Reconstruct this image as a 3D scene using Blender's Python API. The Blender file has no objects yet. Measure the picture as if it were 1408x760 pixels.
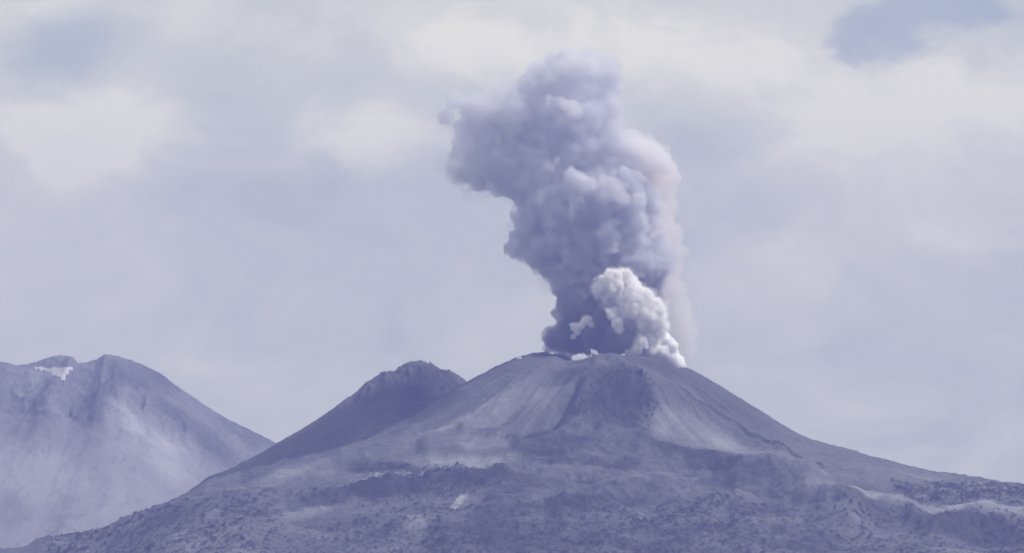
import bpy, bmesh, math, random
import numpy as np
from mathutils import Vector

random.seed(7)
rng = np.random.default_rng(11)
scene = bpy.context.scene
COL = scene.collection
R = math.radians

# ------------------------------------------------------------------ camera
# one unit = one metre = one photo pixel at the distance of the crater
D = 8000.0
PITCH = R(4.0)
ZC = 380 - D * math.tan(PITCH)
CW, CH = 1408.0, 760.0
F = CW / 2 / (CW / 2 / (D / math.cos(PITCH)))      # focal length in photo pixels
cam_d = bpy.data.cameras.new('camera')
cam_d.sensor_fit = 'HORIZONTAL'
cam_d.angle = 2 * math.atan(CW / 2 / F)
cam_d.clip_start = 1.0
cam_d.clip_end = 200000.0
cam = bpy.data.objects.new('camera', cam_d)
cam.location = (0, -D, ZC)
cam.rotation_euler = (math.pi / 2 + PITCH, 0, 0)
COL.objects.link(cam)
scene.camera = cam
cP, sP = math.cos(PITCH), math.sin(PITCH)


def project(x, y, z):
    """world -> photo pixel (numpy)"""
    dy, dz = y + D, z - ZC
    f = dy * cP + dz * sP
    u = -dy * sP + dz * cP
    return CW / 2 + F * x / f, CH / 2 - F * u / f


def at(px, py, y):
    """photo pixel + depth -> world point"""
    dx, du = (px - CW / 2) / F, (CH / 2 - py) / F
    ry, rz = cP - du * sP, sP + du * cP
    t = (y + D) / ry
    return (dx * t, y, ZC + rz * t)


# ------------------------------------------------------------------ noise
PERM = rng.permutation(512).astype(np.int64)
GR2 = rng.uniform(-1, 1, 512)


def _h(ix, iy, iz=0):
    return GR2[PERM[(PERM[(PERM[ix & 511] + iy) & 511] + iz) & 511]]


def vnoise2(x, y):
    ix, iy = np.floor(x).astype(np.int64), np.floor(y).astype(np.int64)
    fx, fy = x - ix, y - iy
    fx = fx * fx * fx * (fx * (fx * 6 - 15) + 10)
    fy = fy * fy * fy * (fy * (fy * 6 - 15) + 10)
    a, b = _h(ix, iy), _h(ix + 1, iy)
    c, d = _h(ix, iy + 1), _h(ix + 1, iy + 1)
    return (a * (1 - fx) + b * fx) * (1 - fy) + (c * (1 - fx) + d * fx) * fy


def vnoise3(x, y, z):
    ix, iy, iz = (np.floor(v).astype(np.int64) for v in (x, y, z))
    fx, fy, fz = x - ix, y - iy, z - iz
    fx, fy, fz = (f * f * (3 - 2 * f) for f in (fx, fy, fz))
    r = 0
    for k, wz in ((0, 1 - fz), (1, fz)):
        a, b = _h(ix, iy, iz + k), _h(ix + 1, iy, iz + k)
        c, d = _h(ix, iy + 1, iz + k), _h(ix + 1, iy + 1, iz + k)
        r = r + wz * ((a * (1 - fx) + b * fx) * (1 - fy) + (c * (1 - fx) + d * fx) * fy)
    return r


def fbm2(x, y, oct=5, gain=0.5, ridged=False):
    s, a, t = 0, 1.0, 0
    for k in range(oct):
        n = vnoise2(x + 17.3 * k, y - 9.1 * k)
        if ridged:
            n = 1 - 2 * np.abs(n)
        s = s + a * n
        t += a
        a *= gain
        x, y = x * 1.92 + y * 0.53, y * 1.92 - x * 0.53
    return s / t


def fbm3(x, y, z, oct=3, billow=False):
    s, a, t = 0, 1.0, 0
    for k in range(oct):
        n = vnoise3(x + 3.7 * k, y + 11.2 * k, z - 5.1 * k)
        if billow:
            n = 2 * np.abs(n) - 0.6
        s = s + a * n
        t += a
        a *= 0.5
        x, y, z = x * 2.03, y * 2.03, z * 2.03
    return s / t


def cell2(x, y):
    """Worley: distance to nearest random point, and a random value of that point"""
    ix, iy = np.floor(x).astype(np.int64), np.floor(y).astype(np.int64)
    best = np.full(x.shape, 9.0)
    val = np.zeros(x.shape)
    for i in (-1, 0, 1):
        for j in (-1, 0, 1):
            cx = ix + i + 0.5 + 0.45 * _h(ix + i, iy + j, 5)
            cy = iy + j + 0.5 + 0.45 * _h(ix + i, iy + j, 9)
            d = np.hypot(x - cx, y - cy)
            m = d < best
            best = np.where(m, d, best)
            val = np.where(m, _h(ix + i, iy + j, 21), val)
    return best, val


def sstep(a, b, v):
    t = np.clip((v - a) / (b - a), 0, 1)
    return t * t * (3 - 2 * t)


def seg_dist(px, py, pts, closed=False):
    """distance to polyline, plus signed side (positive = left in image)"""
    best = np.full(px.shape, 1e9)
    pts = list(pts)
    n = len(pts)
    for i in range(n if closed else n - 1):
        (x0, y0), (x1, y1) = pts[i], pts[(i + 1) % n]
        dx, dy = x1 - x0, y1 - y0
        t = np.clip(((px - x0) * dx + (py - y0) * dy) / (dx * dx + dy * dy + 1e-9), 0, 1)
        best = np.minimum(best, np.hypot(px - x0 - t * dx, py - y0 - t * dy))
    return best


def poly_sd(px, py, pts):
    """signed distance to polygon, positive inside"""
    d = seg_dist(px, py, pts, True)
    ins = np.zeros(px.shape, bool)
    n = len(pts)
    for i in range(n):
        (x0, y0), (x1, y1) = pts[i], pts[(i + 1) % n]
        if y0 == y1:
            continue
        c = ((y0 > py) != (y1 > py)) & (px < (x1 - x0) * (py - y0) / (y1 - y0) + x0)
        ins ^= c
    return np.where(ins, d, -d)


def prof(r, pts, blur=10):
    """smooth radial profile"""
    xs = np.arange(0, 5000, 4.0)
    ys = np.interp(xs, [p[0] for p in pts], [p[1] for p in pts])
    k = max(1, int(blur / 4))
    ker = np.ones(2 * k + 1) / (2 * k + 1)
    ys = np.convolve(np.pad(ys, 2 * k, 'edge'), ker, 'same')
    ys = np.convolve(ys, ker, 'same')[2 * k:-2 * k]
    return np.interp(r, xs, ys)


def smax(a, b, k):
    h = np.clip(0.5 + 0.5 * (a - b) / k, 0, 1)
    return b * (1 - h) + a * h + k * h * (1 - h)


GROUND = -184.0

# ------------------------------------------------------------------ helpers for objects


def tag(o, label=None, cat=None, group=None, kind=None):
    if label: o['label'] = label
    if cat: o['category'] = cat
    if group: o['group'] = group
    if kind: o['kind'] = kind
    return o


def mesh_np(name, verts, faces, mat, parent=None, smooth=True, colors=None):
    me = bpy.data.meshes.new(name)
    verts = np.asarray(verts, np.float32)
    faces = np.asarray(faces, np.int32)
    n = faces.shape[1]
    me.vertices.add(len(verts))
    me.vertices.foreach_set('co', verts.ravel())
    me.loops.add(faces.size)
    me.loops.foreach_set('vertex_index', faces.ravel())
    me.polygons.add(len(faces))
    me.polygons.foreach_set('loop_start', np.arange(0, faces.size, n, dtype=np.int32))
    me.polygons.foreach_set('loop_total', np.full(len(faces), n, np.int32))
    me.update(calc_edges=True)
    if smooth:
        me.polygons.foreach_set('use_smooth', np.ones(len(faces), bool))
    if colors is not None:
        at_ = me.attributes.new('ash', 'FLOAT', 'POINT')
        at_.data.foreach_set('value', np.asarray(colors, np.float32))
    me.materials.append(mat)
    o = bpy.data.objects.new(name, me)
    COL.objects.link(o)
    o.parent = parent
    return o


def grid_faces(nx, ny):
    i = np.arange(nx * ny).reshape(ny, nx)
    return np.stack([i[:-1, :-1], i[:-1, 1:], i[1:, 1:], i[1:, :-1]], -1).reshape(-1, 4)


def empty(name, loc):
    o = bpy.data.objects.new(name, None)
    o.location = loc
    COL.objects.link(o)
    return o


class NT:
    """tiny node-tree helper"""
    def __init__(s, nt):
        s.nt = nt

    def node(s, t, **kw):
        n = s.nt.nodes.new(t)
        for k, v in kw.items():
            setattr(n, k, v)
        return n

    def set(s, sock, v):
        if isinstance(v, bpy.types.NodeSocket):
            s.nt.links.new(v, sock)
        else:
            sock.default_value = v

    def math(s, op, a, b=0.0, c=0.0, clamp=False):
        n = s.node('ShaderNodeMath', operation=op, use_clamp=clamp)
        for i, v in enumerate((a, b, c)):
            s.set(n.inputs[i], v)
        return n.outputs[0]

    def vmath(s, op, a, b=(0, 0, 0)):
        n = s.node('ShaderNodeVectorMath', operation=op)
        s.set(n.inputs[0], a)
        if op == 'SCALE':
            s.set(n.inputs['Scale'], b)
        else:
            s.set(n.inputs[1], b)
        return n.outputs[0]

    def mix(s, f, a, b, typ='MIX'):
        n = s.node('ShaderNodeMix', data_type='RGBA', blend_type=typ)
        s.set(n.inputs[0], f)
        s.set(n.inputs[6], a)
        s.set(n.inputs[7], b)
        return n.outputs[2]

    def noise(s, vec, scale, detail=4, rough=0.5, dist=0.0):
        n = s.node('ShaderNodeTexNoise')
        s.set(n.inputs['Vector'], vec)
        n.inputs['Scale'].default_value = scale
        n.inputs['Detail'].default_value = detail
        n.inputs['Roughness'].default_value = rough
        n.inputs['Distortion'].default_value = dist
        return n

    def ramp(s, v, a, b, c=0.0, d=1.0):
        n = s.node('ShaderNodeMapRange', interpolation_type='SMOOTHSTEP')
        s.set(n.inputs[0], v)
        for i, q in enumerate((a, b, c, d)):
            n.inputs[i + 1].default_value = q
        return n.outputs[0]


def c4(r, g, b):
    return (r, g, b, 1.0)


# ------------------------------------------------------------------ materials
def terrain_material(name):
    m = bpy.data.materials.new(name)
    m.use_nodes = True
    nt = m.node_tree
    nt.nodes.clear()
    g = NT(nt)
    out = g.node('ShaderNodeOutputMaterial')
    bs = g.node('ShaderNodeBsdfPrincipled')
    bs.inputs['Roughness'].default_value = 0.95
    bs.inputs['Specular IOR Level'].default_value = 0.1
    att = g.node('ShaderNodeAttribute', attribute_name='ash')
    geo = g.node('ShaderNodeNewGeometry')
    n1 = g.noise(geo.outputs['Position'], 0.09, 5, 0.65)
    n2 = g.noise(geo.outputs['Position'], 0.35, 3, 0.6)
    v = g.math('ADD', att.outputs['Fac'], g.math('MULTIPLY', g.math('SUBTRACT', n1.outputs['Fac'], 0.5), 0.30))
    v = g.math('ADD', v, g.math('MULTIPLY', g.math('SUBTRACT', n2.outputs['Fac'], 0.5), 0.22))
    cr = g.node('ShaderNodeValToRGB')
    cr.color_ramp.interpolation = 'LINEAR'
    el = cr.color_ramp.elements
    el[0].position, el[0].color = 0.0, c4(0.022, 0.021, 0.022)
    el[1].position, el[1].color = 1.0, c4(0.43, 0.44, 0.45)
    for p, c in ((0.25, 0.06), (0.5, 0.135), (0.75, 0.25)):
        e = el.new(p)
        e.color = c4(c * 0.95, c * 0.975, c)
    g.set(cr.inputs[0], v)
    g.set(bs.inputs['Base Color'], cr.outputs[0])
    bump = g.node('ShaderNodeBump')
    bump.inputs['Strength'].default_value = 0.6
    bump.inputs['Distance'].default_value = 2.5
    g.set(bump.inputs['Height'], n2.outputs['Fac'])
    g.set(bs.inputs['Normal'], bump.outputs[0])
    g.set(out.inputs['Surface'], bs.outputs[0])
    return m


def plain_material(name, col, rough=0.9, noise_scale=0.2, amount=0.2):
    m = bpy.data.materials.new(name)
    m.use_nodes = True
    g = NT(m.node_tree)
    bs = m.node_tree.nodes['Principled BSDF']
    geo = g.node('ShaderNodeNewGeometry')
    n = g.noise(geo.outputs['Position'], noise_scale, 4, 0.6)
    a = tuple(c * (1 - amount) for c in col) + (1,)
    b = tuple(min(1, c * (1 + amount)) for c in col) + (1,)
    g.set(bs.inputs['Base Color'], g.mix(n.outputs['Fac'], a, b))
    bs.inputs['Roughness'].default_value = rough
    return m


def smoke_material(name, color, density, aniso=0.0, noise=None):
    """Principled Volume; noise = (scale, low, high, detail) makes the density uneven"""
    m = bpy.data.materials.new(name)
    m.use_nodes = True
    nt = m.node_tree
    nt.nodes.clear()
    g = NT(nt)
    out = g.node('ShaderNodeOutputMaterial')
    pv = g.node('ShaderNodeVolumePrincipled')
    pv.inputs['Color'].default_value = c4(*color)
    pv.inputs['Anisotropy'].default_value = aniso
    pv.inputs['Density'].default_value = density
    if noise:
        geo = g.node('ShaderNodeNewGeometry')
        n = g.noise(geo.outputs['Position'], noise[0], noise[3], 0.55)
        g.set(pv.inputs['Density'], g.ramp(n.outputs['Fac'], noise[1], noise[2], density * noise[4], density))
    g.set(out.inputs['Volume'], pv.outputs[0])
    return m


M_ROCK = terrain_material('ash_and_lava')
M_SNOW = plain_material('dirty_snow', (0.47, 0.47, 0.475), 0.8, 0.3, 0.12)

# ------------------------------------------------------------------ volcano terrain
AX, AY = 126.0, 0.0
PR = [(0, 262), (70, 262), (112, 258), (182, 212), (210, 196), (258, 165), (287, 150), (350, 131), (402, 120), (482, 109), (580, 92), (800, 60), (1300, 0), (2600, GROUND)]
PL = [(0, 272), (110, 272), (118, 270), (145, 257), (174, 241), (205, 225), (260, 190), (330, 152), (450, 105), (700, 55), (1200, -20), (2600, GROUND)]
PF = [(0, 270), (80, 270), (112, 264), (200, 221), (300, 170), (400, 128), (500, 92), (620, 55), (760, 16), (950, -28), (1300, -90), (2400, GROUND)]
BX, BY = -131.0, 190.0
PBL = [(0, 262), (12, 261), (38, 250), (52, 252), (73, 243), (92, 224), (167, 176), (200, 156), (288, 97), (395, 58), (520, 8), (700, -40), (1000, -110), (2200, GROUND)]
PBF = [(0, 263), (20, 262), (48, 251), (60, 240), (90, 222), (150, 185), (230, 150), (330, 112), (500, 70), (800, 10), (1200, -60), (2400, GROUND)]

LAVA = [(812, 503), (842, 512), (897, 540), (882, 590), (890, 617), (953, 636), (1000, 640), (1030, 648), (1072, 655), (1110, 668), (1166, 715),
        (1150, 790), (560, 800), (600, 720), (650, 700), (690, 640), (702, 610), (755, 590), (781, 566), (801, 530)]
RIDGES = [  # photo polyline, height, half width
    ([(762, 507), (710, 535), (655, 580), (590, 614)], 9, 13),
    ([(842, 495), (913, 531), (976, 567), (1040, 602), (1080, 622)], 7, 9),
    ([(571, 596), (528, 618), (470, 632)], 7, 10),
    ([(634, 600), (660, 597), (692, 600), (707, 613)], 9, 9),
    ([(350, 655), (441, 640), (524, 624), (600, 616), (690, 618)], 5, 12),
    ([(815, 500), (806, 530), (800, 560), (830, 600), (880, 625)], 8, 16),
    ([(889, 616), (953, 636), (1000, 640), (1071, 656), (1110, 668)], 13, 14),
    ([(770, 700), (790, 685), (840, 676), (920, 672), (985, 690)], 8, 12),
    ([(1010, 672), (1060, 655), (1110, 664), (1160, 700)], 9, 20),
    ([(1140, 697), (1190, 703), (1245, 700), (1280, 735)], 10, 14),
    ([(1300, 735), (1345, 714), (1408, 716), (1450, 730)], 10, 16),
    ([(404, 690), (480, 682), (560, 668), (640, 660), (690, 655)], 8, 12),
    ([(330, 742), (440, 722), (540, 726), (640, 745)], 6, 16),
    ([(60, 755), (180, 722), (300, 700), (380, 690)], 6, 16),
]
GULLIES = [
    ([(806, 500), (785, 515), (756, 536)], 5, 9),
    ([(795, 530), (775, 562), (750, 588), (702, 608)], 8, 9),
    ([(880, 560), (890, 610), (953, 628)], 5, 9),
    ([(640, 600), (700, 570), (745, 540)], 4, 9),
    ([(940, 530), (1000, 575), (1060, 612)], 4, 8),
]
# light (+) and dark (-) areas of ash and lava, with slope shade painted in: photo x, y, rx, ry, angle, amount
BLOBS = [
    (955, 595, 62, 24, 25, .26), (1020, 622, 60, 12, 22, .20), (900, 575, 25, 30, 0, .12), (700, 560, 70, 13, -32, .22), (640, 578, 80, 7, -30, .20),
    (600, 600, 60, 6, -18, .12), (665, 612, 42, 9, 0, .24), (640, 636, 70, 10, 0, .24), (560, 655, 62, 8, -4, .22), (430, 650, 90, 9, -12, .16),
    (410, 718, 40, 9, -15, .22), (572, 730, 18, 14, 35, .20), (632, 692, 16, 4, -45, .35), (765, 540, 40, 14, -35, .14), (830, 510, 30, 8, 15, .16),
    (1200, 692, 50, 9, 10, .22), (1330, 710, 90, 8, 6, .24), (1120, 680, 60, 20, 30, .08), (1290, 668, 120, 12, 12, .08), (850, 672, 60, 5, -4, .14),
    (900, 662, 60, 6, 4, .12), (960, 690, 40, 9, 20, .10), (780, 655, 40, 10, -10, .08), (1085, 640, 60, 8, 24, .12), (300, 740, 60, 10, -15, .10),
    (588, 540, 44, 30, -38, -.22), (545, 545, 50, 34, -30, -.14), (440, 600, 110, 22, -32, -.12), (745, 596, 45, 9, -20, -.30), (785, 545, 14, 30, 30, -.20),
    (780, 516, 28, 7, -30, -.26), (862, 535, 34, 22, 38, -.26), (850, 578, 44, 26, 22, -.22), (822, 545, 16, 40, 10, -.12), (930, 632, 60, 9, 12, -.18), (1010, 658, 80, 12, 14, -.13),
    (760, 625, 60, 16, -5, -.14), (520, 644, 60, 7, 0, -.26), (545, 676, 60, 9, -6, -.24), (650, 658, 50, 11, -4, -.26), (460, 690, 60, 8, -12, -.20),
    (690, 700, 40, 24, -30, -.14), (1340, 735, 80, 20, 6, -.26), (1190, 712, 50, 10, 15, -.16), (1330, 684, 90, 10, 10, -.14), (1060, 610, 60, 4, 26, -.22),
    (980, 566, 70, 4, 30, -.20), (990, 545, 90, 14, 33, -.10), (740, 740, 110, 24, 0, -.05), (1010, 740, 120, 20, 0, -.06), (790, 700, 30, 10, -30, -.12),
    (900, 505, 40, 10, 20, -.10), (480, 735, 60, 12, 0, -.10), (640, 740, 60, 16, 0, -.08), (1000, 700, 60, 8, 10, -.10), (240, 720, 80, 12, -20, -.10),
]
RUBBLE = [  # areas with scattered dark lava blocks
    [(395, 690), (470, 676), (600, 640), (690, 645), (690, 672), (600, 690), (420, 705)],
    [(480, 650), (520, 634), (610, 640), (600, 654), (520, 658)],
    [(1225, 662), (1410, 668), (1460, 700), (1240, 700)],
    [(60, 740), (250, 690), (380, 672), (400, 760), (60, 790)],
    [(840, 510), (900, 520), (905, 560), (880, 610), (840, 590), (800, 560)],
    [(1040, 605), (1070, 612), (1140, 640), (1130, 646), (1060, 622)],
    [(560, 690), (1010, 690), (1160, 700), (1420, 715), (1420, 800), (60, 800), (400, 735)],
]


def volcano_height(X, Y):
    dx, dy = X - AX, Y - AY
    wob = 1 + 0.035 * vnoise2(np.arctan2(dy, dx) * 2.1 + 40, np.hypot(dx, dy) / 500)
    r = np.hypot(dx, dy)
    ang = np.arctan2(dy, dx)                                     # 0 = right, -pi/2 = towards camera
    rr = r * np.where(np.abs(dy) < 60, 1 + (wob - 1) * np.abs(dy) / 60, wob)
    hr, hl, hf = prof(rr, PR, 14), prof(rr, PL, 12), prof(rr, PF, 24)
    fr = np.abs(np.sin(ang)) ** 1.6
    side = sstep(-0.5, 0.5, np.cos(ang))
    A = (hr * side + hl * (1 - side)) * (1 - fr) + hf * fr
    # crater bowl, its rim higher at the back left and lower at the right
    bowl = 1 - sstep(62, 104, np.hypot(dx * 0.98, dy * 1.05) + 5 * vnoise2(X / 22, Y / 22))
    A = A - 60 * bowl
    A = A - 7 * np.exp(-((X - 75) / 34) ** 2 - ((Y + 104) / 36) ** 2)
    A = A + 2.5 * np.exp(-((X - 165) / 40) ** 2 - ((Y + 104) / 40) ** 2)
    A = A - 4 * np.exp(-((X - 225) / 22) ** 2 - ((Y + 60) / 50) ** 2)
    A = A + 11 * np.exp(-((X - 48) / 42) ** 4) * sstep(10, 60, Y) * (1 - sstep(120, 190, Y))
    bx, by = X - BX, Y - BY
    rb = np.hypot(bx, by)
    ab = np.arctan2(by, bx)
    fb = np.clip(np.abs(np.sin(ab)), 0, 1) ** 1.5 * 0.8 + 0.2 * sstep(-0.3, 0.5, np.cos(ab))
    B = prof(rb, PBL, 5) * (1 - fb) + prof(rb, PBF, 16) * fb
    rough = 1 - sstep(30, 150, rb + 40 * vnoise2(ab * 3.1 + 3, rb / 70))
    B = B + 8 * (1 - sstep(20, 75, rb))
    B = B + rough * (10.0 * fbm2(X / 17, Y / 30, 5, 0.6, True) - 2)
    h = smax(A, B, 9.0)
    return h - 42 * sstep(-395, -570, X)


def volcano():
    xs = np.concatenate([np.linspace(-2600, -790, 60)[:-1], np.arange(-790, 790.1, 1.7), np.linspace(790, 2600, 60)[1:]])
    ys = np.concatenate([np.linspace(-2800, -1240, 40)[:-1], np.arange(-1240, 260.1, 2.2), np.linspace(260, 2000, 60)[1:]])
    X, Y = np.meshgrid(xs, ys)
    h = volcano_height(X, Y)
    r = np.hypot(X - AX, Y - AY)
    # broad swells and folds grow away from the craters
    far = sstep(160, 520, r) * sstep(90, 300, np.hypot(X - BX, Y - BY))
    h = h + far * 15 * fbm2(X / 210 + 3, Y / 260 + 8, 4, 0.5)
    PX, PY = project(X, Y, h)
    wx = PX + 10 * fbm2(PX / 45, PY / 30, 3)
    wy = PY + 6 * fbm2(PX / 45 + 31, PY / 30 + 9, 3)
    front = (Y < 200) * 1.0
    ash = 0.435 + 0.05 * fbm2(X / 120, Y / 160, 3)
    # the steep cinder slopes
    th = np.arctan2(Y - AY, X - AX)
    rill = fbm2(th * 26, r / 190, 4, 0.55)
    cone = sstep(100, 170, r) * (1 - sstep(300, 480, r))
    h = h + cone * (2.2 * rill + 1.6 * fbm2(th * 60 + 3 * vnoise2(X / 90, Y / 90), r / 120, 4, 0.6, True)) + sstep(95, 130, r) * 0.9 * fbm2(X / 9, Y / 9, 4, 0.6)
    ash = ash + 0.10 * cone * rill
    thb = np.arctan2(Y - BY, X - BX)
    rb = np.hypot(X - BX, Y - BY)
    rillb = fbm2(thb * 22 + 7, rb / 200, 4, 0.55)
    coneb = sstep(40, 110, rb) * (1 - sstep(280, 420, rb))
    h = h + coneb * 1.6 * rillb
    ash = ash + 0.07 * coneb * rillb
    # lava flow: raised, steep-edged, rough
    sd = poly_sd(wx, wy, LAVA)
    fl = sstep(-9, 14, sd + 7 * fbm2(X / 19, Y / 26, 4, 0.6)) * front
    fade = 1 - sstep(600, 690, wy)
    h = h + fl * fade * (5 + 6 * sstep(560, 630, PY))
    folds = fbm2(X / 46, Y / 40, 5, 0.55, True)
    h = h + fl * (4.5 * folds + 2.2 * fbm2(X / 11, Y / 15, 4, 0.6))
    ash = ash - fl * (0.05 + 0.10 * sstep(0.0, -0.35, folds)) - fl * 0.16 * sstep(0.05, 0.45, fbm2(X / 30 + 5, Y / 36, 5, 0.62))
    for pts, hh, w in RIDGES:
        d = seg_dist(wx, wy, pts)
        h = h + front * hh * (1.0 if pts[0][1] < 640 else 1.4) * np.exp(-(d / w) ** 2)
    for pts, hh, w in GULLIES:
        d = seg_dist(wx, wy, pts)
        h = h - front * hh * np.exp(-(d / w) ** 2)
    # ash cover, plus painted shade of the peak face, gully and lava fronts
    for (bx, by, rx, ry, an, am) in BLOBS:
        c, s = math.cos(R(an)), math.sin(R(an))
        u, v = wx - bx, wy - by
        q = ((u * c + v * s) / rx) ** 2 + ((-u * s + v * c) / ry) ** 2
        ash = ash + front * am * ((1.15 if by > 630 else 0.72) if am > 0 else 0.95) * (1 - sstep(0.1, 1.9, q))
    # block fields
    rub = np.zeros(X.shape)
    for k, pts in enumerate(RUBBLE):
        rub = np.maximum(rub, (0.62 if k in (3, 6) else 1.0) * sstep(-8, 10, poly_sd(wx, wy, pts)))
    rub *= front
    clump = sstep(-0.05, 0.35, fbm2(X / 85 + 9, Y / 120 + 4, 4, 0.55)) * rub
    for sc, am, thr in ((13.0, 2.4, 0.56), (8.0, 2.2, 0.25), (5.0, 1.4, 0.05)):
        cd, cv = cell2(X / sc + 0.8 * fbm2(X / 9 + sc, Y / 9, 3), Y / (sc * 1.2) + 0.8 * fbm2(X / 9, Y / 9 + sc, 3))
        size = 0.22 + 0.2 * np.abs(cv)
        on = (cv > thr + 0.42 - 0.9 * clump) * np.clip(rub * 1.5, 0, 1)
        dome = np.clip(1 - (cd / size) ** 2, 0, 1) ** 0.6 * on
        h = h + am * (0.5 + np.abs(cv)) * dome
        ash = ash - 0.38 * sstep(0.2, 0.8, dome)
    ash = ash - 0.15 * clump * sstep(-0.1, 0.4, fbm2(X / 16 + 3, Y / 20, 4, 0.65))
    low = sstep(560, 700, PY) * front
    # low broken flow ledges: steep on one side, stretched across the slope
    wv = Y / 34 + 1.6 * fbm2(X / 130 + 2, Y / 90 + 6, 4, 0.55)
    saw = wv - np.floor(wv)
    ledge = np.minimum(saw / 0.8, (1 - saw) / 0.2) * sstep(-0.1, 0.35, fbm2(X / 110 + 30, Y / 60, 4, 0.6))
    h = h + low * 4.5 * ledge
    ash = ash + low * 0.10 * (ledge - 0.25) + low * 0.16 * fbm2(X / 140 + 12, Y / 45 + 3, 5, 0.62)
    h = h + low * 1.5 * fbm2(X / 8.5, Y / 11, 4, 0.6) + far * 4.0 * fbm2(X / 44, Y / 60, 6, 0.58, True)
    ash = ash + 0.10 * low * fbm2(X / 55 + 8, Y / 40 + 2, 5, 0.6)
    h = h + 0.35 * fbm2(X / 5, Y / 6, 2)
    # the whole sheet sinks into the plain at its edges
    edge = np.minimum(sstep(2600, 1500, np.abs(X)), np.minimum(sstep(-2800, -1500, Y), sstep(2000, 1300, Y)))
    h = (GROUND - 2) + (h - (GROUND - 2)) * edge
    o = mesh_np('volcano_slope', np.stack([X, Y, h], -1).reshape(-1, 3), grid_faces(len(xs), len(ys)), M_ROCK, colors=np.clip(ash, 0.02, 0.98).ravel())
    tag(o, 'ash grey volcano with a broad crater, a craggy shoulder peak and dark lava flows', 'volcano', kind='structure')
    return o


volcano()

# ------------------------------------------------------------------ mountain behind on the left
MY = 2200.0
SIL = [(-420, 560), (-250, 530), (-120, 505), (0, 494), (12, 496), (25, 500), (42, 498), (59, 493), (72, 488), (84, 486), (101, 488), (110, 497), (122, 496), (135, 492), (147, 484.5), (168, 488),
       (183, 493), (198, 499), (223, 511), (242, 526), (261, 539), (285, 555), (312, 572), (345, 588), (375, 603), (430, 632), (520, 672), (640, 720), (800, 790)]


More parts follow.
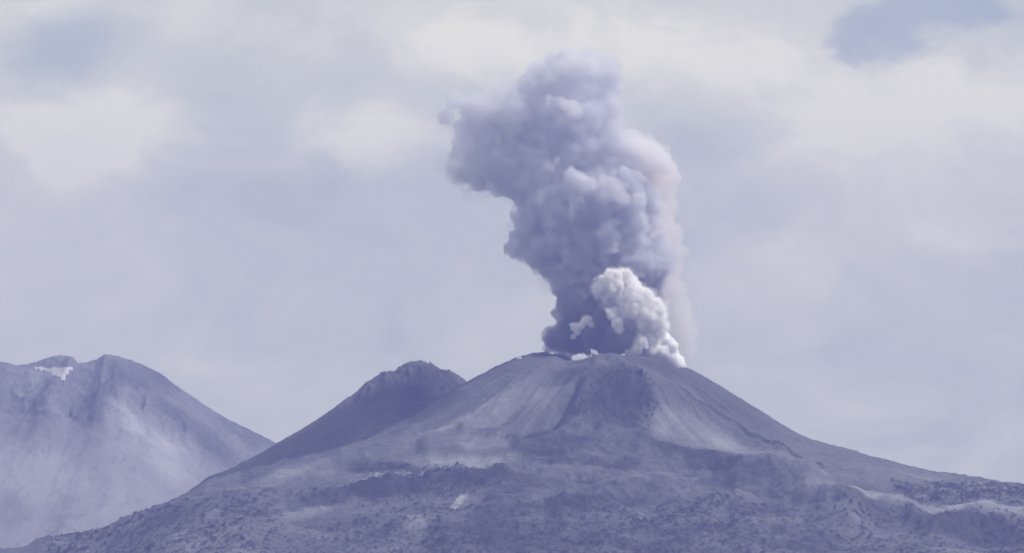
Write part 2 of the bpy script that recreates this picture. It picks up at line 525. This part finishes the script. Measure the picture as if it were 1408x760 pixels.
def left_mountain():
    xs = np.concatenate([np.linspace(-2100, -960, 60)[:-1], np.arange(-960, -330, 2.2), np.linspace(-330, 500, 80)])
    ys = np.concatenate([np.arange(1200, 2330, 3.0), np.linspace(2330, 3000, 50)])
    X, Y = np.meshgrid(xs, ys)
    sx = np.array([at(px, 0, MY)[0] for px, py in SIL])
    sz = np.array([at(px, py, MY)[2] for px, py in SIL])
    S = np.interp(X, sx, sz)
    y0 = MY + 0 * X
    d = np.abs(Y - y0)
    # ribs and gullies running down from the crest
    rel = sstep(0, 120, d)
    rib = fbm2(X / 120 + 0.0009 * d * 3 + 4, d / 420, 4, 0.5, True)
    rib2 = fbm2(X / 34 + 9, d / 150, 4, 0.55, True)
    h = S - prof(d, [(0, 0), (60, 38), (150, 88), (300, 150), (500, 215), (800, 300), (1200, 420)], 8)
    h = h + rel * (15 * rib + 4 * rib2 - 6 + 9 * fbm2(X / 60 + 2, Y / 70, 6, 0.6, True))
    h = h + sstep(0, 8, d) * 3.0 * fbm2(X / 14, Y / 18, 4, 0.55) + 1.0 * fbm2(X / 6, Y / 8, 3)
    PX, PY = project(X, Y, h)
    wx = PX + 12 * fbm2(PX / 40 + 5, PY / 40, 3)
    wy = PY + 12 * fbm2(PX / 40 + 71, PY / 40 + 9, 3)
    # a spur that carries the snow hollow
    for pts, hh, w in (([(112, 497), (98, 520), (80, 560), (60, 600)], 20, 18), ([(150, 486), (190, 530), (260, 600)], 10, 22), ([(0, 500), (40, 530), (60, 560)], 8, 20)):
        h = h + hh * np.exp(-(seg_dist(wx, wy, pts) / w) ** 2) * sstep(0, 40, d)
    hol = np.exp(-((PX - 76) / 26) ** 2 - ((PY - 512) / 12) ** 2) * (Y < MY) * sstep(2, 20, d)
    h = h - 6 * hol
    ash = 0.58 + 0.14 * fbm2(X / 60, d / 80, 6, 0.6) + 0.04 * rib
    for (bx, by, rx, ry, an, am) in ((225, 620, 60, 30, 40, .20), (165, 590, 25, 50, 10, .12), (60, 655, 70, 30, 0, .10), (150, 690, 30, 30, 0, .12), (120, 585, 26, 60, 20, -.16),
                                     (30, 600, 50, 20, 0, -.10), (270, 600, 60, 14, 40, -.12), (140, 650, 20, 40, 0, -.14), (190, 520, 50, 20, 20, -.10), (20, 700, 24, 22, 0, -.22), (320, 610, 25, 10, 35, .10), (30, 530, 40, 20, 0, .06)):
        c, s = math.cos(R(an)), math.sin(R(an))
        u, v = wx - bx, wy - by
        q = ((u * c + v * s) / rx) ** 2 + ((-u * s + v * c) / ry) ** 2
        ash = ash + am * (1 - sstep(0.1, 1.8, q))  # pale haze low on the flank is put into this tone too
    edge = np.minimum(sstep(-2100, -1500, X), np.minimum(sstep(500, 100, X), sstep(3000, 2700, Y)))
    h = (GROUND - 2) + (h - (GROUND - 2)) * edge
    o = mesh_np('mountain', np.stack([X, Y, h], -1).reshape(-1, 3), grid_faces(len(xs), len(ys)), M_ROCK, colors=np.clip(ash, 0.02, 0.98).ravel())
    tag(o, 'hazy grey mountain on the left with gullied flank and a snow hollow near its top', 'mountain', kind='structure')
    # snow field: follows the ground, 1.2 m thick
    j = np.where((ys > MY - 250) & (ys < MY + 4))[0]
    i = np.where((xs > -880) & (xs < -730))[0]
    sub = np.ix_(j, i)
    sx_, sy_, sh = X[sub], Y[sub], h[sub]
    ppx, ppy = project(sx_, sy_, sh)
    sd = poly_sd(ppx + 2.5 * fbm2(ppx / 6, ppy / 6, 3), ppy + 2 * fbm2(ppx / 6 + 9, ppy / 6, 3), [(38, 504), (104, 503), (88, 524), (64, 512)])
    keep = sd + 2.2 * fbm2(ppx / 4, ppy / 2.2, 3) > 0
    lift = np.clip(sd * 0.6, 0.1, 1.6)
    nx, ny = len(i), len(j)
    q = grid_faces(nx, ny)
    q = q[keep.ravel()[q].all(1)]
    if len(q):
        idx, inv = np.unique(q, return_inverse=True)
        P = np.stack([sx_.ravel(), sy_.ravel(), (sh + lift).ravel()], -1)[idx]
        so = mesh_np('snow_field', P, inv.reshape(-1, 4), M_SNOW)
        tag(so, 'small triangular patch of white snow in the hollow below the left summit', 'snow', kind='thing')


left_mountain()

# ------------------------------------------------------------------ plain that carries it all
gx = np.linspace(-4000, 4000, 90)
gy = np.linspace(-9000, 3290, 90)
GX, GY = np.meshgrid(gx, gy)
GZ = GROUND + 1.2 * fbm2(GX / 300, GY / 300, 3)
o = mesh_np('ground', np.stack([GX, GY, GZ], -1).reshape(-1, 3), grid_faces(90, 90), M_ROCK, colors=np.full(8100, 0.45))
tag(o, 'flat dark ash plain at the foot of the volcano', 'ground', kind='structure')

# ------------------------------------------------------------------ smoke and steam


def ico(sub):
    bm = bmesh.new()
    bmesh.ops.create_icosphere(bm, subdivisions=sub, radius=1.0)
    v = np.array([p.co[:] for p in bm.verts])
    f = np.array([[q.index for q in p.verts] for p in bm.faces])
    bm.free()
    return v, f


ICO = {k: ico(k) for k in (1, 2, 3)}


def cauliflower(balls, levels, seed):
    """grow smaller puffs on every ball; returns list of (centre, radius)"""
    g = np.random.default_rng(seed)
    out = [(np.array(c, float), r) for c, r in balls]
    cur = out[:]
    for (n, lo, hi, off) in levels:
        nxt = []
        for c, r in cur:
            d = g.normal(size=(n, 3))
            d /= np.linalg.norm(d, axis=1)[:, None]
            rr = r * g.uniform(lo, hi, n)
            for k in range(n):
                nxt.append((c + d[k] * r * off, rr[k]))
        out += nxt
        cur = nxt
    return out


def hull(name, balls, voxel, mat, parent, levels, seed, disp=(0, 1, 0, 1), zmin=None):
    bl = cauliflower(balls, levels, seed)
    V, Fc, n = [], [], 0
    for c, r in bl:
        v, f = ICO[3 if r > 16 * voxel else 2 if r > 4 * voxel else 1]
        if r < 0.9 * voxel:
            continue
        V.append(c + v * r)
        Fc.append(f + n)
        n += len(v)
    src = mesh_np('source', np.concatenate(V), np.concatenate(Fc), mat)
    md = src.modifiers.new('remesh', 'REMESH')
    md.mode = 'VOXEL'
    md.voxel_size = voxel
    md.use_smooth_shade = True
    dg = bpy.context.evaluated_depsgraph_get()
    dg.update()
    me = bpy.data.meshes.new_from_object(src.evaluated_get(dg))
    bpy.data.objects.remove(src)
    co = np.empty(len(me.vertices) * 3, np.float32)
    me.vertices.foreach_get('co', co)
    co = co.reshape(-1, 3).astype(float)
    no = np.empty(len(me.vertices) * 3, np.float32)
    me.vertices.foreach_get('normal', no)
    no = no.reshape(-1, 3)
    a1, s1, a2, s2 = disp
    q = a1 * fbm3(co[:, 0] / s1, co[:, 1] / s1, co[:, 2] / s1, 3)
    q = q + a2 * fbm3(co[:, 0] / s2 + 50, co[:, 1] / s2, co[:, 2] / s2, 3, True)
    co = co + no * q[:, None]
    me.vertices.foreach_set('co', co.astype(np.float32).ravel())
    me.update()
    # a second pass cleans folds made by the displacement
    src = bpy.data.objects.new('source', me)
    COL.objects.link(src)
    md = src.modifiers.new('remesh', 'REMESH')
    md.mode = 'VOXEL'
    md.voxel_size = voxel * 0.9
    md.use_smooth_shade = True
    dg = bpy.context.evaluated_depsgraph_get()
    dg.update()
    me2 = bpy.data.meshes.new_from_object(src.evaluated_get(dg))
    bpy.data.objects.remove(src)
    bpy.data.meshes.remove(me)
    me = largest_piece(me2)
    me.name = name
    me.materials.clear()
    me.materials.append(mat)
    o = bpy.data.objects.new(name, me)
    COL.objects.link(o)
    o.parent = parent
    print(name, len(me.vertices))
    return o


def largest_piece(me):
    """keep the one connected body (drops flecks and inner voids)"""
    n = len(me.vertices)
    ed = np.empty(len(me.edges) * 2, np.int32)
    me.edges.foreach_get('vertices', ed)
    a, b = ed[0::2], ed[1::2]
    lab = np.arange(n)
    while True:
        m = np.minimum(lab[a], lab[b])
        new = lab.copy()
        np.minimum.at(new, a, m)
        np.minimum.at(new, b, m)
        new = new[new]
        new = new[new]
        if (new == lab).all():
            break
        lab = new
    big = np.bincount(lab).argmax()
    drop = np.where(lab != big)[0]
    if len(drop):
        bm = bmesh.new()
        bm.from_mesh(me)
        bm.verts.ensure_lookup_table()
        bmesh.ops.delete(bm, geom=[bm.verts[int(k)] for k in drop], context='VERTS')
        bm.to_mesh(me)
        bm.free()
    return me


def px_balls(lst, depth, jit, seed):
    g = np.random.default_rng(seed)
    res = []
    for e in lst:
        px, py, r = e[:3]
        y = depth + (e[3] if len(e) > 3 else 0) + g.uniform(-jit, jit)
        res.append((at(px, py, y), r))
    return res


ASH = [(772, 466, 24), (800, 455, 36), (840, 452, 42), (872, 448, 36), (800, 415, 38), (838, 402, 52), (878, 405, 40), (792, 380, 42), (845, 362, 58), (888, 360, 40), (775, 345, 42), (815, 330, 58),
       (850, 316, 54), (880, 320, 28), (748, 338, 30), (716, 333, 20), (735, 302, 26), (772, 290, 50), (825, 276, 62), (862, 278, 42), (848, 472, 16, -70), (832, 480, 12, -70), (860, 464, 13, -92), (815, 474, 14, -60), (868, 452, 9, -92), (846, 458, 14, -80)]
ASH_TOP = [(868, 240, 30), (850, 226, 36), (752, 246, 46), (705, 240, 36), (665, 236, 32), (634, 232, 24), (690, 200, 40), (652, 192, 30), (742, 190, 56), (800, 212, 60), (836, 190, 26),
           (660, 152, 26), (625, 138, 14), (700, 150, 34), (745, 132, 40), (788, 112, 40), (824, 116, 26), (828, 150, 20), (770, 98, 26), (806, 90, 20), (785, 160, 54), (834, 122, 22), (836, 148, 20), (834, 92, 18), (812, 80, 16), (790, 84, 16), (612, 160, 12), (806, 76, 13), (780, 76, 12), (844, 104, 12)]
VEIL = [(890, 238, 34), (868, 214, 28), (898, 258, 28), (895, 300, 30), (905, 330, 24), (922, 398, 22), (932, 430, 21), (936, 456, 20), (940, 480, 17), (930, 500, 12), (915, 376, 22), (925, 345, 16), (930, 320, 12), (905, 212, 16), (915, 240, 18), (908, 290, 22), (880, 205, 22), (856, 190, 14)]
STEAM = [(836, 406, 10), (848, 398, 12), (824, 402, 8), (842, 388, 16), (860, 379, 10), (830, 392, 10), (866, 392, 12), (866, 408, 16), (882, 416, 18), (896, 430, 17), (902, 444, 14), (888, 440, 15), (872, 424, 16), (908, 432, 9), (850, 402, 12), (846, 378, 8), (818, 396, 6), (906, 456, 7)]
PUFF_MID = [(843, 432, 8), (848, 442, 8), (852, 452, 7), (838, 428, 5)]
PUFF_LEFT = [(806, 440, 6), (799, 446, 6), (791, 450, 6.5), (794, 456, 5), (788, 463, 4), (813, 446, 4), (787, 446, 4)]
BRIGHT = [(910, 484, 15), (922, 491, 12), (900, 474, 13), (932, 498, 8), (894, 486, 11), (904, 490, 10), (890, 478, 12), (882, 470, 10, -30), (876, 481, 8, -30), (890, 466, 9, -20), (872, 486, 9), (866, 488, 7), (900, 462, 9), (880, 468, 9), (893, 474, 17), (880, 480, 12), (905, 480, 15), (918, 490, 12), (930, 497, 9), (912, 468, 11), (922, 474, 9), (884, 470, 9), (938, 501, 5)]

def ash_material():
    """ash smoke: dense and dark low in the column, paler and thinner with height"""
    m = bpy.data.materials.new('ash_smoke')
    m.use_nodes = True
    nt = m.node_tree
    nt.nodes.clear()
    g = NT(nt)
    out = g.node('ShaderNodeOutputMaterial')
    pv = g.node('ShaderNodeVolumePrincipled')
    geo = g.node('ShaderNodeNewGeometry')
    sp = g.node('ShaderNodeSeparateXYZ')
    g.set(sp.inputs[0], geo.outputs['Position'])
    up = g.ramp(sp.outputs[2], 255, 435)
    top = g.ramp(sp.outputs[2], 330, 640)
    n = g.noise(geo.outputs['Position'], 0.019, 5, 0.6, 0.4)
    n2 = g.noise(geo.outputs['Position'], 0.075, 4, 0.6)
    nn = g.math('ADD', n.outputs['Fac'], g.math('MULTIPLY', g.math('SUBTRACT', n2.outputs['Fac'], 0.5), 0.35))
    den = g.ramp(nn, 0.36, 0.60, 0.07, 1.0)
    thick = g.node('ShaderNodeMix', data_type='FLOAT')
    g.set(thick.inputs[0], top)
    thick.inputs[2].default_value = 0.17
    thick.inputs[3].default_value = 0.075
    g.set(pv.inputs['Density'], g.math('MULTIPLY', den, thick.outputs[0]))
    g.set(pv.inputs['Color'], g.mix(up, c4(0.30, 0.29, 0.31), c4(0.855, 0.86, 0.895)))
    g.set(out.inputs['Volume'], pv.outputs[0])
    m.cycles.volume_step_rate = 0.2
    return m


M_ASH = ash_material()
M_PALE = smoke_material('painted_lit_smoke', (0.95, 0.945, 0.95), 0.05)  # sunlit lobes of the plume put into a paler smoke colour
M_ASH_MIST = smoke_material('ash_mist', (0.88, 0.875, 0.89), 0.005)
M_VEIL = smoke_material('ash_veil', (0.975, 0.945, 0.925), 0.034)
M_STEAM = smoke_material('steam', (0.984, 0.980, 0.975), 0.34)
M_GREY = smoke_material('grey_steam', (0.90, 0.89, 0.90), 0.16)
M_MIST = smoke_material('steam_mist', (0.98, 0.97, 0.965), 0.028)
M_PUFF = smoke_material('loose_steam', (0.985, 0.98, 0.975), 0.17)
M_WISP = smoke_material('thin_steam', (0.995, 0.995, 0.99), 0.22)
M_WHITE = smoke_material('white_steam', (0.999, 0.999, 0.998), 0.55)

base = at(830, 480, 10)
plume = empty('smoke_plume', base)
tag(plume, 'tall dark violet grey ash plume rising and leaning left above the crater', 'smoke plume', kind='thing')


def attach(o, parent):
    p = parent.location
    me = o.data
    n = len(me.vertices)
    co = np.empty(n * 3, np.float32)
    me.vertices.foreach_get('co', co)
    co = co.reshape(-1, 3) - np.array(p, np.float32)
    me.vertices.foreach_set('co', co.ravel())
    me.update()
    o.parent = parent


LV = [(16, .27, .46, .92), (10, .27, .46, .95), (7, .3, .45, .95)]
attach(hull('ash_column', [(c, r * 0.92) for c, r in px_balls(ASH + ASH_TOP, 20, 22, 1)], 2.0, M_ASH, None, LV, 1, (4, 30, 5, 10)), plume)
attach(hull('ash_mist', [(c, r * 1.12) for c, r in px_balls(ASH_TOP + [(718, 333, 24), (745, 345, 26), (730, 300, 28), (758, 380, 18), (752, 468, 18)], 20, 34, 12)], 3.0, M_ASH_MIST, None, LV[:2], 12, (9, 26, 7, 12)), plume)
PALE = [([(774, 92, 13), (790, 84, 13), (806, 90, 13), (818, 98, 8), (758, 104, 10), (748, 114, 8)], -22),
        ([(788, 148, 12), (778, 144, 9), (796, 156, 7)], -46),
        ([(798, 250, 13), (808, 258, 14), (836, 254, 12), (846, 262, 15), (856, 272, 10), (826, 268, 14)], -48),
        ([(880, 206, 17), (898, 214, 18), (864, 200, 12), (912, 226, 14), (846, 208, 10)], -6),
        ([(886, 304, 8), (890, 314, 7), (884, 320, 5)], -34),
        ([(668, 150, 14), (690, 160, 14), (706, 176, 10), (654, 164, 10)], -10)]
for k, (b, dep) in enumerate(PALE):
    attach(hull('painted_lit_billow', px_balls(b, dep, 5, 40 + k), 1.6, M_PALE, None, LV, 40 + k, (4, 18, 2.2, 8)), plume)
attach(hull('side_veil', px_balls(VEIL, 30, 12, 3), 2.0, M_VEIL, None, LV[:2], 3, (5, 22, 4, 11)), plume)

LS = [(24, .25, .46, .95), (14, .26, .46, .95)]
steam = hull('steam_cloud', px_balls(STEAM, -62, 6, 4), 0.7, M_STEAM, None, LS, 4, (1.5, 9, 1.6, 4.0))
tag(steam, 'billowing white steam cloud with cauliflower top in front of the ash plume', 'steam cloud', kind='thing')
GREY = [(848, 404, 12), (842, 416, 11), (856, 424, 13), (866, 436, 13), (868, 450, 9)]
hull('grey_fold', px_balls(GREY, -54, 4, 8), 1.0, M_GREY, steam, LS, 8, (1.5, 9, 1.6, 4))
hull('steam_mist', px_balls([(x, y, r * 1.22) for x, y, r in STEAM] + [(x - 3, y, r * 1.25) for x, y, r in GREY], -58, 5, 9), 1.3, M_MIST, steam, LS, 9, (3, 12, 2.5, 6))
pm = hull('steam_puff', px_balls(PUFF_MID, -75, 3, 5), 0.7, M_PUFF, None, LS, 5, (2.0, 8, 1.4, 3.5))
tag(pm, 'elongated white steam puff left of the cauliflower steam cloud', 'steam puff', kind='thing')
pl = hull('steam_puff', px_balls(PUFF_LEFT, -66, 4, 6), 0.7, M_PUFF, None, LS, 6, (2.2, 7, 1.6, 3))
tag(pl, 'ragged white steam puff low on the dark left side of the ash plume', 'steam puff', kind='thing')
br = hull('steam_bank', px_balls(BRIGHT, -40, 6, 7), 1.0, M_WHITE, None, LS, 7, (1.5, 12, 1.0, 5))
tag(br, 'brilliant white steam bank pouring along the right crater rim', 'steam bank', kind='thing')
RIM = [([(797, 490, 4), (802, 489, 3.5), (792, 491, 2.5)], -108, 'small white steam wisp on the crater rim left of centre, lying low'),
       ([(815, 483, 3), (819, 484, 3), (821, 488, 2.5), (812, 489, 2.5)], -108, 'small upright white steam wisp on the crater rim at the foot of the dark plume'),
       ([(711, 491, 2.6), (716, 493, 3.0), (720, 494, 2.0), (714, 488, 1.8)], -40, 'tiny white steam wisp at the left end of the crater rim'),
       ([(745, 495, 1.6), (750, 495, 1.8), (756, 495, 1.6)], -100, 'flat thin white steam streak just inside the left part of the crater rim')]
for k, (b, dep, lab) in enumerate(RIM):
    s = hull('steam_wisp', px_balls(b, dep, 1, 20 + k), 0.5, M_WISP, None, LS, 20 + k, (1.2, 5, .8, 2.5))
    tag(s, lab, 'steam wisp', 'steam wisps along the crater rim', kind='thing')

# thin dust hanging in the valley between the volcano and the left mountain
M_DUST = smoke_material('valley_dust', (0.80, 0.79, 0.84), 0.00030)
cv_, cf_ = ICO[3]
dv = cv_ * np.array([300.0, 1050.0, 130.0])
dv = dv * (1 + 0.25 * fbm3(cv_[:, 0] * 1.3, cv_[:, 1] * 1.3, cv_[:, 2] * 1.3, 3))[:, None]
do = mesh_np('dust_mist', dv + np.array(at(60, 690, 760)), cf_, M_DUST)
tag(do, 'thin pale mist lying over the foot of the left mountain', 'mist', kind='stuff')

# ------------------------------------------------------------------ air
mh = bpy.data.materials.new('haze_air')
mh.use_nodes = True
mh.node_tree.nodes.clear()
g = NT(mh.node_tree)
out = g.node('ShaderNodeOutputMaterial')
pv = g.node('ShaderNodeVolumePrincipled')
pv.inputs['Color'].default_value = c4(0.205, 0.235, 0.63)
pv.inputs['Density'].default_value = 0.64 / D
pv.inputs['Anisotropy'].default_value = 0.0
g.set(out.inputs['Volume'], pv.outputs[0])
bx0, bx1, by0, by1, bz0, bz1 = -4200, 4200, -9100, 3350, GROUND - 8, 790
hv = [(x, y, z) for z in (bz0, bz1) for y in (by0, by1) for x in (bx0, bx1)]
hf = [(0, 2, 3, 1), (4, 5, 7, 6), (0, 1, 5, 4), (2, 6, 7, 3), (0, 4, 6, 2), (1, 3, 7, 5)]
hz = mesh_np('haze', hv, hf, mh, smooth=False)
tag(hz, 'blue violet haze filling the air in front of the mountains', 'haze', kind='stuff')

# ------------------------------------------------------------------ light
SUN_EL, SUN_AZ = 50.0, 96.0          # azimuth clockwise from +Y (view direction)
sd_ = bpy.data.lights.new('sun', 'SUN')
sd_.energy = 5.0
sd_.angle = R(0.53)
sd_.color = (1.0, 0.955, 0.90)
so = bpy.data.objects.new('sun', sd_)
COL.objects.link(so)
dirv = Vector((math.sin(R(SUN_AZ)) * math.cos(R(SUN_EL)), math.cos(R(SUN_AZ)) * math.cos(R(SUN_EL)), math.sin(R(SUN_EL))))
so.rotation_euler = dirv.to_track_quat('Z', 'Y').to_euler()
so.location = dirv * 6000

w = bpy.data.worlds.new('World')
scene.world = w
w.use_nodes = True
w.node_tree.nodes.clear()
g = NT(w.node_tree)
out = g.node('ShaderNodeOutputWorld')
bg = g.node('ShaderNodeBackground')
bg.inputs['Strength'].default_value = 0.10
sky = g.node('ShaderNodeTexSky', sky_type='NISHITA')
sky.sun_disc = False
sky.sun_elevation = R(SUN_EL)
sky.sun_rotation = R(SUN_AZ)
sky.air_density = 1.0
sky.dust_density = 2.0
tc = g.node('ShaderNodeTexCoord')
dirn = tc.outputs['Generated']
sep = g.node('ShaderNodeSeparateXYZ')
g.set(sep.inputs[0], dirn)
az = g.math('ARCTAN2', sep.outputs[0], sep.outputs[1])
el = g.math('ARCSINE', sep.outputs[2])


def sky_uv(px, py):
    """direction (azimuth, elevation) of a photo pixel"""
    x, y, z = at(px, py, 0)
    v = Vector((x, y + D, z - ZC)).normalized()
    return math.atan2(v.x, v.y), math.asin(v.z)


flat = g.vmath('MULTIPLY', dirn, (1.0, 1.0, 1.7))
wn = g.noise(flat, 26.0, 8, 0.62)
wsep = g.node('ShaderNodeSeparateColor')
g.set(wsep.inputs[0], wn.outputs['Color'])
K = 1 / F
waz = g.math('ADD', az, g.math('MULTIPLY', g.math('SUBTRACT', wsep.outputs[0], 0.5), 260 * K))
wel = g.math('ADD', el, g.math('MULTIPLY', g.math('SUBTRACT', wsep.outputs[1], 0.5), 200 * K))


def blob(px, py, rx, ry, soft=1.0):
    a0, e0 = sky_uv(px, py)
    u = g.math('MULTIPLY', g.math('SUBTRACT', waz, a0), 1 / (rx * K))
    v = g.math('MULTIPLY', g.math('SUBTRACT', wel, e0), 1 / (ry * K))
    q = g.math('ADD', g.math('MULTIPLY', u, u), g.math('MULTIPLY', v, v))
    return g.math('POWER', 2.718, g.math('MULTIPLY', q, -1.0))


def total(lst):
    s = None
    for (px, py, rx, ry, am) in lst:
        t = g.math('MULTIPLY', blob(px, py, rx, ry), am)
        s = t if s is None else g.math('ADD', s, t)
    return s


big = g.noise(flat, 11.0, 3, 0.5)
mid = g.noise(flat, 34.0, 9, 0.62, 0.6)
nz = g.math('ADD', g.math('MULTIPLY', g.math('SUBTRACT', big.outputs['Fac'], 0.5), 0.42), g.math('MULTIPLY', g.math('SUBTRACT', mid.outputs['Fac'], 0.5), 0.75))
# openings of blue sky
blue = total([(90, 85, 95, 65, 1.0), (1200, 30, 70, 42, 1.3), (1310, -5, 110, 28, 1.1), (1345, 12, 80, 30, 1.0), (1155, 40, 25, 40, .8)])
blue = g.ramp(g.math('ADD', blue, g.math('MULTIPLY', nz, 1.3)), 0.0, 1.45)
# brightness of the cloud layer
lum = total([(120, 190, 150, 55, .20), (520, 190, 90, 45, .20), (1290, 180, 250, 120, .24), (950, 60, 260, 70, .16), (620, 60, 160, 60, .16), (1130, 190, 120, 50, .10), (360, 210, 110, 70, -.16),
             (430, 110, 130, 60, -.10), (400, 290, 180, 50, -.08), (1000, 190, 90, 30, -.12), (50, 330, 200, 50, .04), (1150, 340, 300, 120, .12), (200, 20, 160, 30, .10), (60, 20, 60, 20, .1)])
puff = total([(115, 190, 150, 45, 1.0), (520, 195, 85, 45, 1.0), (1290, 130, 190, 75, 1.1), (1110, 200, 80, 40, .7), (930, 60, 240, 60, .9), (640, 70, 120, 55, .9), (30, 10, 60, 20, .8)])
puff = g.ramp(g.math('ADD', puff, g.math('MULTIPLY', g.math('SUBTRACT', mid.outputs['Fac'], 0.5), 2.4)), 0.20, 1.0)
lum = g.math('ADD', lum, g.math('MULTIPLY', puff, 0.15))
lum = g.math('ADD', g.math('ADD', lum, nz), 0.45)
cc = g.node('ShaderNodeValToRGB')
e = cc.color_ramp.elements
e[0].position, e[0].color = 0.15, c4(7.0, 7.6, 6.7)
e[1].position, e[1].color = 0.80, c4(13.0, 12.5, 9.7)
g.set(cc.inputs[0], lum)
cloud = cc.outputs[0]
cover = g.math('SUBTRACT', 0.98, g.math('MULTIPLY', blue, 0.60))
col = g.mix(cover, g.vmath('SCALE', sky.outputs[0], 1.4), cloud)
g.set(bg.inputs['Color'], col)
g.set(out.inputs['Surface'], bg.outputs[0])

# ------------------------------------------------------------------ render settings
cy = scene.cycles
cy.use_adaptive_sampling = False
cy.max_bounces = 24
cy.diffuse_bounces = 2
cy.glossy_bounces = 1
cy.transmission_bounces = 2
cy.transparent_max_bounces = 16
cy.volume_bounces = 24
cy.caustics_reflective = cy.caustics_refractive = False
scene.view_settings.view_transform = 'Standard'
scene.view_settings.look = 'None'
scene.view_settings.exposure = 0.0
scene.view_settings.gamma = 1.0
